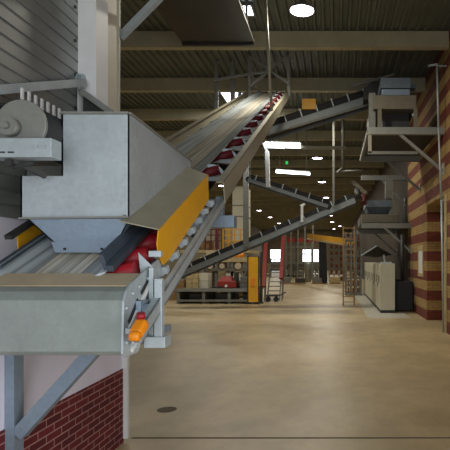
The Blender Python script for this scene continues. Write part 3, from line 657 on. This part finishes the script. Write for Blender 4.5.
# ladder
def ladder(name, label, px0, px1, y0, y1, d, n, mt, w_=0.06):
    r = root(name, label, 'ladder', at((px0+px1)/2, y0, d))
    for px in (px0, px1): MB().bar(at(px, y0, d), at(px, y1, d), w_).build('rail', mt, r)
    for i in range(n):
        yy = y0+(y1-y0)*(i+0.6)/n; MB().bar(at(px0, yy, d), at(px1, yy, d), 0.035).build('rung', mt, r)
    return r
dl = 24.4
ladder('ladder', 'tall thin brown ladder standing on the floor in the middle right', 343.2, 354.3, 260+2.2*500/dl, 226, dl, 15, M['wood'])

# ------------------------------------------------------------------ lamps
def high_bay(loc, power):
    r = root('high_bay_lamp', '', 'lamp', loc, 'round high bay lamps under the roof')
    b = MB(); b.lathe(loc, [(0.06, 0.26), (0.10, 0.22), (0.13, 0.16), (0.30, 0.05), (0.33, 0.0), (0.31, 0.0), (0.28, 0.04), (0.11, 0.15), (0.001, 0.16)]); b.build('shade', 'steel_far', r)
    b = MB(); b.lathe(loc, [(0.001, -0.03), (0.18, -0.02), (0.29, 0.008), (0.29, 0.02), (0.001, 0.03)]); b.build('glowing_lens', 'lamp', r)
    b = MB(); b.cyl(loc+Vector((0, 0, 0.24)), Vector((loc.x, loc.y, ROOF-0.02)), 0.02, n=8); b.build('suspension_rod', 'steel_dark', r)
    return r
def lamp_light(loc, power):
    l = bpy.data.lights.new('lamp_light', 'AREA'); l.shape = 'DISK'; l.size = 0.55; l.energy = power; l.color = (1.0, 0.95, 0.80)
    o = bpy.data.objects.new('lamp_light', l); C.objects.link(o); o.location = loc-Vector((0, 0, 0.06))
Zl = 6.22
rowA = [(-0.8, 12.5), (-0.9, 21.5), (-1.02, 30.6), (-0.96, 39.9), (-0.8, 50), (-0.6, 60), (-0.5, 70), (-0.33, 82), (0.0, 100)]
rowC = [(1.1, 92)]
rowB = [(-9.4, 22), (-9.4, 32), (-9.4, 42), (-9.45, 63), (-9.3, 73), (-9.35, 85), (-9.4, 97)]
first = None
names = {}
for k, (x_, y_) in enumerate(rowA+rowC+rowB):
    loc = W(x_, y_, Zl)
    if first is None: first = r = high_bay(loc, 0)
    else: r = copy_tree(first); r.location = loc
    row = 'centre' if k < 9 else ('right' if k < 10 else 'left')
    r['label'] = 'small glowing round lamp in the %s row, number of rows back: %s' % (row, k)
LL = ['large glowing round lamp near the top edge, nearest of all', 'round lamp hidden behind the roof conveyor, second nearest of the middle row',
      'round lamp right below the long tube lamp', 'round lamp just below and right of the one under the tube lamp', 'round lamp right above the junction of the two crossing conveyors',
      'round lamp behind the junction of the crossing conveyors', 'tiny distant lamp behind the long crossing conveyor', 'tiny lamp above the yellow crane beam, upper of two', 'tiny lamp above the yellow crane beam, lower of two',
      'tiny distant lamp above right end of yellow crane beam', 'round lamp hidden behind the main conveyor belt', 'round lamp hidden behind the cream silo top', 'round lamp behind the grey steel post',
      'largest of the three lamps left between the crossing conveyors', 'middle of the three lamps left between the crossing conveyors', 'smallest of the three lamps left between the crossing conveyors', 'farthest tiny lamp of the left row above the red stairs']
for r, lb in zip([o for o in bpy.data.objects if o.name.startswith('high_bay_lamp')], LL): r['label'] = lb
for k, (x_, y_) in enumerate([(-0.8, 12.5), (-0.9, 21.5), (-1.02, 30.6), (-0.96, 39.9), (-0.8, 50), (-0.5, 65), (-0.3, 85), (-9.4, 22), (-9.4, 32), (-9.4, 42), (-9.4, 60), (-9.4, 80), (-4, 97)]):
    lamp_light(W(x_, y_, Zl), (260 if y_ > 45 else 150) if k else 190)
def tube_lamp(a, b, r_, label):
    r = root('tube_lamp', label, 'lamp', a)
    a, b = Vector(a), Vector(b); m = a+(b-a)*0.55
    MB().cyl(a, m, r_, n=10).build('tube', 'tube', r); MB().cyl(m+(b-a)*0.02, b, r_*0.85, n=10).build('tube', 'tube', r)
    MB().bar(a+Vector((0,0,r_+0.03)), b+Vector((0,0,r_+0.03)), 0.1, 0.05).build('housing', 'white', r)
    for t in (0.1, 0.9): MB().bar(a+(b-a)*t+Vector((0,0,r_+0.05)), Vector((a+(b-a)*t)[:2]+(ROOF-0.05,)), 0.02).build('suspension_rod', 'steel_dark', r)
    return r
tube_lamp(at(265, 145, 20.5), at(300.5, 146, 20.5), 0.11, 'long bright tube lamp beside the main conveyor')
tube_lamp(at(276, 171.5, 25), at(310, 174, 25), 0.07, 'thinner glowing tube lamp farther back below the first')
tag(MB().bar(at(301.5, 147.5, 20.6), at(346, 148, 20.6), 0.16, 0.12).build('lighting_track', 'galv_tan'), 'unlit pale lighting track continuing right from the tube lamp', 'track')
sg = root('exit_lamp', 'tiny green glowing lamp hanging below the tube lamp', 'lamp', at(287, 162, 30))
MB().box(tuple(at(285.5, 164, 30)), tuple(at(288, 161.5, 30.1))).build('glowing_sign', 'green', sg); MB().bar(at(286.8, 162, 30.05), at(286.8, 145, 30.05), 0.02).build('rod', 'steel_dark', sg)

# ------------------------------------------------------------------ machinery at the left of the hall
FD = 25.0
def fl(px, d): return Vector(((px-334)/500*d, d, 0))
# low steel base frame with rails
bf = root('machine_base', 'low grey steel base frame of the block machine on the floor', 'machine base', fl(225, FD))
X0, X1 = fl(178, FD).x, fl(254.5, FD).x
for x_ in (X0, (X0*2+X1)/3, (X0+2*X1)/3, X1):
    MB().box((x_-0.07, FD, 0), (x_+0.07, FD+2.4, 0.62)).build('leg', 'steel_far', bf)
for yy in (FD-0.04, FD+2.4):
    MB().box((X0-0.1, yy, 0.62), (X1+0.1, yy+0.1, 0.78)).build('rail', 'galv_dull', bf); MB().box((X0, yy, 0.12), (X1, yy+0.08, 0.22)).build('lower_rail', 'steel_far', bf)
MB().box((X0, FD+0.1, 0.70), (X1, FD+2.35, 0.76)).build('tray', 'steel_dark', bf)
for i in range(3):
    xx = X0+0.5+i*1.35; MB().box((xx, FD+0.2, 0.1), (xx+0.8, FD+1.3, 0.5)).build('gear_box', 'steel_dark', bf)
def crate(px0, px1, y0, y1, d, m, label, nm='concrete_block_stack', cat='block stack', rows=3, cols=3, dep=0.9):
    a = at(px0, y0, d); b = at(px1, y1, d); r = root(nm, label, cat, Vector(((a.x+b.x)/2, d, a.z)))
    W_ = (b.x-a.x)/cols; H_ = (b.z-a.z)/rows
    for i in range(cols):
        for j in range(rows):
            MB().box((a.x+i*W_+0.01, d, a.z+j*H_), (a.x+(i+1)*W_-0.01, d+dep, a.z+(j+1)*H_-0.015)).build('block', m, r)
    return r
zt0 = 260-(0.785-2.2)*500/FD   # py of tray top
crate(186, 198, zt0, 274, 25.2, 'block', 'sand coloured block stack left on the machine base', rows=3, cols=2)
crate(199, 208, zt0, 273, 25.4, 'cream', 'paler taller block stack beside the red forklift', rows=2, cols=1)
crate(240, 249, zt0, 277, 25.4, 'steel_far', 'grey box stack right of the red machine', rows=2, cols=1)
# red machine body
rm = root('red_press', 'small red press with pale lamp on the machine base', 'machine', fl(226, FD)+Vector((0, 0, 0.78)))
a, b2 = at(217, zt0, 25.3), at(236, 279, 25.3)
b = MB(); b.box((a.x, 25.3, a.z), (b2.x, 26.4, b2.z-0.1)); b.build('body', 'red_paint', rm, bevel=0.05)
b = MB(); frust(b, a.x+0.05, b2.x-0.2, b2.z-0.1, a.x+0.2, b2.x-0.35, b2.z+0.12, 25.35, 26.3, 25.5, 26.2); b.build('cowl', 'red_paint', rm)
MB().cyl(at(226, 286, 25.3), at(226, 286, 25.24), 0.07, n=14).build('headlamp', 'white', rm)
MB().box(tuple(at(234, zt0, 25.35)), tuple(at(239, 272, 26.0))).build('mast', 'steel_dark', rm)
MB().box(tuple(at(218, zt0, 25.25)), tuple(at(222, 286, 25.3))).build('side_plate', 'steel_dark', rm)
# yellow guard doors
yg_ = root('yellow_guard_door', 'tall yellow guard door at the right end of the block machine', 'guard door', fl(253, 24.8))
MB().box((fl(248.5, 24.8).x, 24.8, 0.12), (fl(258, 24.8).x, 24.88, at(0, 257, 25.2).z)).build('panel', 'yellow', yg_)
MB().box((fl(251, 24.8).x, 24.76, 0.9), (fl(255, 24.8).x, 24.8, 1.3)).build('latch_plate', 'orange', yg_)
for px in (248, 258.5): MB().box((fl(px, 24.8).x-0.04, 24.82, 0), (fl(px, 24.8).x+0.04, 24.9, at(0, 256, 25.2).z)).build('post', 'steel_dark', yg_)
sp_ = root('steel_post', 'dark upright post between yellow guard door and red stairs', 'post', fl(261, 25.3))
MB().box((fl(260, 25.3).x, 25.3, 0), (fl(262, 25.3).x, 25.4, at(0, 252, 25.3).z)).build('post', 'steel_dark', sp_)
MB().box((fl(258.5, 25.3).x, 25.25, 0), (fl(263.5, 25.3).x, 25.45, 0.06)).build('foot', 'steel_dark', sp_)
# mezzanine with yellow and red railings, cream silo
mz = root('mezzanine', 'machine platform with yellow and red railings behind the crossing conveyor', 'platform', fl(222, 28))
a, b2 = at(180, 253, 28), at(250, 250, 28)
MB().box((a.x, 28, a.z), (b2.x, 31.5, b2.z)).build('deck', 'block', mz)
for px in (186, 206, 228, 247):
    MB().box((fl(px, 28).x-0.08, 28.05, 0), (fl(px, 28).x+0.08, 28.2, a.z)).build('column', 'steel_far', mz)
for k, (p0_, p1_, mt) in enumerate(((200, 222, 'dark_red'), (223, 246, 'yellow'))):
    for yy in (229.5, 235, 241): MB().bar(at(p0_, yy, 28.05), at(p1_, yy, 28.05), 0.05).build('rail', mt, mz)
    px = p0_
    while px <= p1_: MB().bar(at(px, 250, 28.05), at(px, 229, 28.05), 0.06).build('baluster', mt, mz); px += (p1_-p0_)/4-0.001
MB().box(tuple(at(200, 250, 28.6)), tuple(at(214, 242, 29.8))).build('bin', 'wood', mz)
MB().box(tuple(at(215, 250, 28.7)), tuple(at(219, 226, 29.2))).build('red_housing', 'red_paint', mz)
MB().box(tuple(at(186, 250, 28.6)), tuple(at(198, 238, 29.8))).build('drive_box', 'steel_far', mz)
MB().cyl(at(195, 238, 29), at(195, 232, 29), 0.25, n=14).build('motor', 'steel_dark', mz)
so = root('silo', 'cream upright silo on the machine platform behind the grey post', 'silo', at(236, 250, 29.6))
a, b2 = at(224, 250, 29), at(246, 186, 29)
MB().box((at(232, 0, 29).x, 29, a.z), (b2.x, 30.6, b2.z)).build('tank', 'cream', so, bevel=0.08)
MB().box((a.x, 29.2, a.z), (at(232, 0, 29).x, 30.4, at(0, 224, 29).z)).build('side_tank', 'block', so, bevel=0.05)
for yy in (205, 216): MB().box((at(231.5, 0, 29).x, 28.95, at(0, yy+.7, 29).z), (b2.x+.05, 30.65, at(0, yy, 29).z)).build('band', 'steel_far', so)
ga = root('block_machine', 'tall sand and grey block making machine with rollers behind the crossing conveyor', 'machine', fl(215, 27))
for px in (203, 216, 232, 244): MB().box((fl(px, 26.9).x-0.07, 26.9, 0), (fl(px, 26.9).x+0.07, 27.05, at(0, 257, 26.9).z)).build('upright', 'steel_far', ga)
MB().box((fl(200, 26.9).x, 26.85, at(0, 262, 26.9).z), (fl(247, 26.9).x, 27.3, at(0, 257, 26.9).z)).build('top_beam', 'block', ga)
MB().box((fl(206, 26.9).x, 26.8, at(0, 271, 26.9).z), (fl(245, 26.9).x, 27.2, at(0, 268, 26.9).z)).build('cross_beam', 'mixer_pan', ga)
for px, rr in ((210, 0.16), (222, 0.14), (238, 0.18)): MB().cyl(at(px, 266, 26.75), at(px, 266, 27.3), rr, n=16).build('roller', 'pale_tan', ga)
MB().box(tuple(at(226, 282, 26.9)), tuple(at(243, 272, 27.6))).build('mould_box', 'cream', ga)
MB().box(tuple(at(206, 257, 27.0)), tuple(at(218, 250.5, 27.8))).build('feed_box', 'pale_tan', ga)
MB().cyl(at(232, 256, 27.0), at(244, 256, 27.0), 0.17, n=16).build('motor', 'orange', ga)
# things under the mezzanine
crate(186, 212, 260+2.2*500/29, 262, 29, 'wood', 'timber coloured pallet stack under the machine platform', 'pallet_stack', 'pallets', 6, 1, 1.2)
crate(218, 243, 260+2.2*500/29, 258, 29, 'block', 'big sand coloured block pile under the machine platform', rows=5, cols=3, dep=1.2)
crate(168, 184, 260+2.2*500/27.5, 280, 27.5, 'wood', 'low wooden crate stack at the left, behind the main stringer', 'pallet_stack', 'pallets', 4, 2, 1.2)
# red stairs
rs = root('staircase', 'steep steel staircase with red side rails and grey treads', 'stairs', fl(273, 27))
ya = 260+2.2*500/27
for px, t in ((263.5, 240), (281, 233)):
    MB().bar(at(px, ya-14 if px < 270 else ya-22, 27)+Vector((0, 0, 0)), at(px+2.5, t, 28.6), 0.2, 0.16).build('side_rail', 'red_paint', rs)
    MB().bar(fl(px+1, 27), at(px+1.5, ya-20, 27.1), 0.06).build('post', 'steel_far', rs)
    MB().bar(fl(px+1.5, 28.6), at(px+2.5, 240, 28.6), 0.1).build('post', 'red_paint', rs)
for i in range(9):
    t = i/8; z_ = 0.25+t*1.95; y_ = 27.0+t*1.5
    MB().box((fl(267, 27).x, y_, z_), (fl(279.5, 27).x, y_+0.24, z_+0.045)).build('tread', 'galv_dull', rs)
for px in (267.2, 279.5):
    MB().bar((fl(px, 27).x, 27.0, 0.02), (fl(px, 27).x, 28.75, 2.3), 0.05, 0.16).build('stringer', 'steel_far', rs)
hc = root('hand_cart', 'small dark cart with wheels at the foot of the red stairs', 'cart', fl(272, 26.2))
MB().box((fl(266, 26.2).x, 26.2, 0.28), (fl(278, 26.2).x, 26.8, 0.36)).build('deck', 'steel_dark', hc)
for px in (268, 276): MB().cyl((fl(px, 26.2).x, 26.25, 0.14), (fl(px, 26.2).x, 26.33, 0.14), 0.14, n=18).build('wheel', 'rubber', hc); MB().bar((fl(px, 26.2).x, 26.3, 0.14), (fl(px, 26.2).x, 26.3, 0.3), 0.04).build('fork', 'steel_dark', hc)
MB().bar((fl(279, 26.2).x, 26.3, 0.32), (fl(286, 26.2).x, 26.3, 0.52), 0.06).build('drawbar', 'steel_dark', hc)

# ------------------------------------------------------------------ far end of the hall
cr = root('bridge_crane', 'yellow crane beam crossing the far hall', 'crane', at(330, 238, 45))
MB().hexa([at(307, 238.2, 50), at(356, 245, 34), at(356, 245, 34.4), at(307, 238.2, 50.4), at(307, 233.5, 50), at(356, 239.5, 34), at(356, 239.5, 34.4), at(307, 233.5, 50.4)]).build('girder', 'yellow', cr)
MB().bar(at(307, 239, 50.2), at(356, 246, 34.2), 0.3, 0.12).build('bottom_flange', 'block', cr)
rbm = root('roof_truss', 'red brown steel girder on posts across the far hall', 'girder', at(300, 240, 56))
MB().bar(at(283, 240, 56), at(360, 240, 56), 0.3, 0.5).build('girder', 'red_paint', rbm)
for px in (284, 296, 312, 345):
    MB().bar(at(px, 238, 56), fl(px, 56), 0.22).build('post', 'steel_far', rbm)
dcol = tag(MB().slab([fl(319.5, 48), fl(327.5, 48), at(326, 238, 48), at(319, 238, 48)], (0, 0.9, 0)).build('dark_curtain', 'rubber'), 'black hanging rubber curtain in the far hall under the yellow crane', 'curtain')
tk_ = root('tank', 'pale grey upright tank standing in the far hall', 'tank', fl(308, 50))
b = MB(); b.lathe(fl(308, 50), [(0.001, 0.0), (0.32, 0.0), (0.32, 1.75), (0.22, 1.95), (0.001, 2.0)]); b.build('shell', 'galv_dull', tk_)
# racks of reddish bricks on shelves
def rack(px0, px1, ytop, d, nlev, label, m='brickstack', ncol=3, dep=1.0):
    r = root('storage_rack', label, 'rack', fl((px0+px1)/2, d)); xa, xb = fl(px0, d).x, fl(px1, d).x; zt = at(0, ytop, d).z
    for k in range(ncol+1):
        xx = xa+(xb-xa)*k/ncol
        for yy in (d, d+dep): MB().box((xx-0.05, yy-0.04, 0), (xx+0.05, yy+0.04, zt)).build('upright', 'steel_far', r)
    for j in range(nlev):
        z_ = 0.1+(zt-0.2)*j/nlev
        MB().box((xa, d, z_), (xb, d+dep, z_+0.08)).build('shelf', 'steel_far', r)
        for k in range(ncol):
            if random.random() < 0.85:
                xx = xa+(xb-xa)*k/ncol; h_ = (zt-0.2)/nlev*random.uniform(0.45, 0.7)
                MB().box((xx+0.12, d+0.05, z_+0.08), (xx+(xb-xa)/ncol-0.12, d+dep-0.05, z_+0.08+h_)).build('load', m, r)
    return r
rack(329, 344, 242, 50, 6, 'rack of reddish bricks right of the black curtain')
rack(346, 361, 232, 31, 8, 'tall rack of reddish bricks behind the ladder')
rack(283, 303, 262, 60, 4, 'low grey storage rack in front of the bright far windows, left', 'steel_far', 4)
rack(311, 319, 262, 58, 3, 'narrow low grey rack between pale tank and black curtain', 'steel_far', 2)
rack(252, 270, 262, 62, 4, 'far storage rack behind the red stairs', 'wood', 3)
rack(200, 250, 255, 40, 4, 'long storage rack seen behind the block machine', 'wood', 5)
sc_ = root('scaffold', 'tall grey steel scaffold in front of the far windows', 'scaffold', fl(298, 54))
for px in (286, 291, 298, 305, 313):
    for dd in (54, 56): MB().bar(fl(px, dd), at(px, 225, dd), 0.12).build('upright', 'steel_far', sc_)
for yy in (272, 263, 254, 247): MB().bar(at(286, yy, 54), at(313, yy, 54), 0.1).build('ledger', 'steel_far', sc_); MB().bar(at(286, yy, 56), at(313, yy, 56), 0.1).build('ledger', 'steel_far', sc_)
for i, (px, hgt, m) in enumerate(((285, 1.1, 'steel_far'), (300, 0.9, 'steel_dark'), (317, 1.0, 'steel_far'), (335, 1.2, 'block'))):
    r = root('pallet_load', ['grey loaded pallet at the far end left', 'dark loaded pallet at the far end in the middle', 'grey loaded pallet left of the black curtain', 'sand coloured loaded pallet right of the black curtain'][i], 'pallet', fl(px, 46))
    MB().box((fl(px, 46).x-0.5, 46, 0), (fl(px, 46).x+0.5, 46.8, 0.12)).build('pallet', 'wood', r)
    MB().box((fl(px, 46).x-0.45, 46.05, 0.12), (fl(px, 46).x+0.45, 46.75, 0.12+hgt*0.4)).build('load', m, r)
# drain cover on the floor
dr = tag(MB().cyl((fl(167, 7.5).x+0.05, 7.35, 0.0), (fl(167, 7.5).x+0.05, 7.35, 0.004), 0.14, n=20).build('drain_cover', 'joint'), 'small dark drain cover in the floor near the brick plinth corner', 'drain cover')
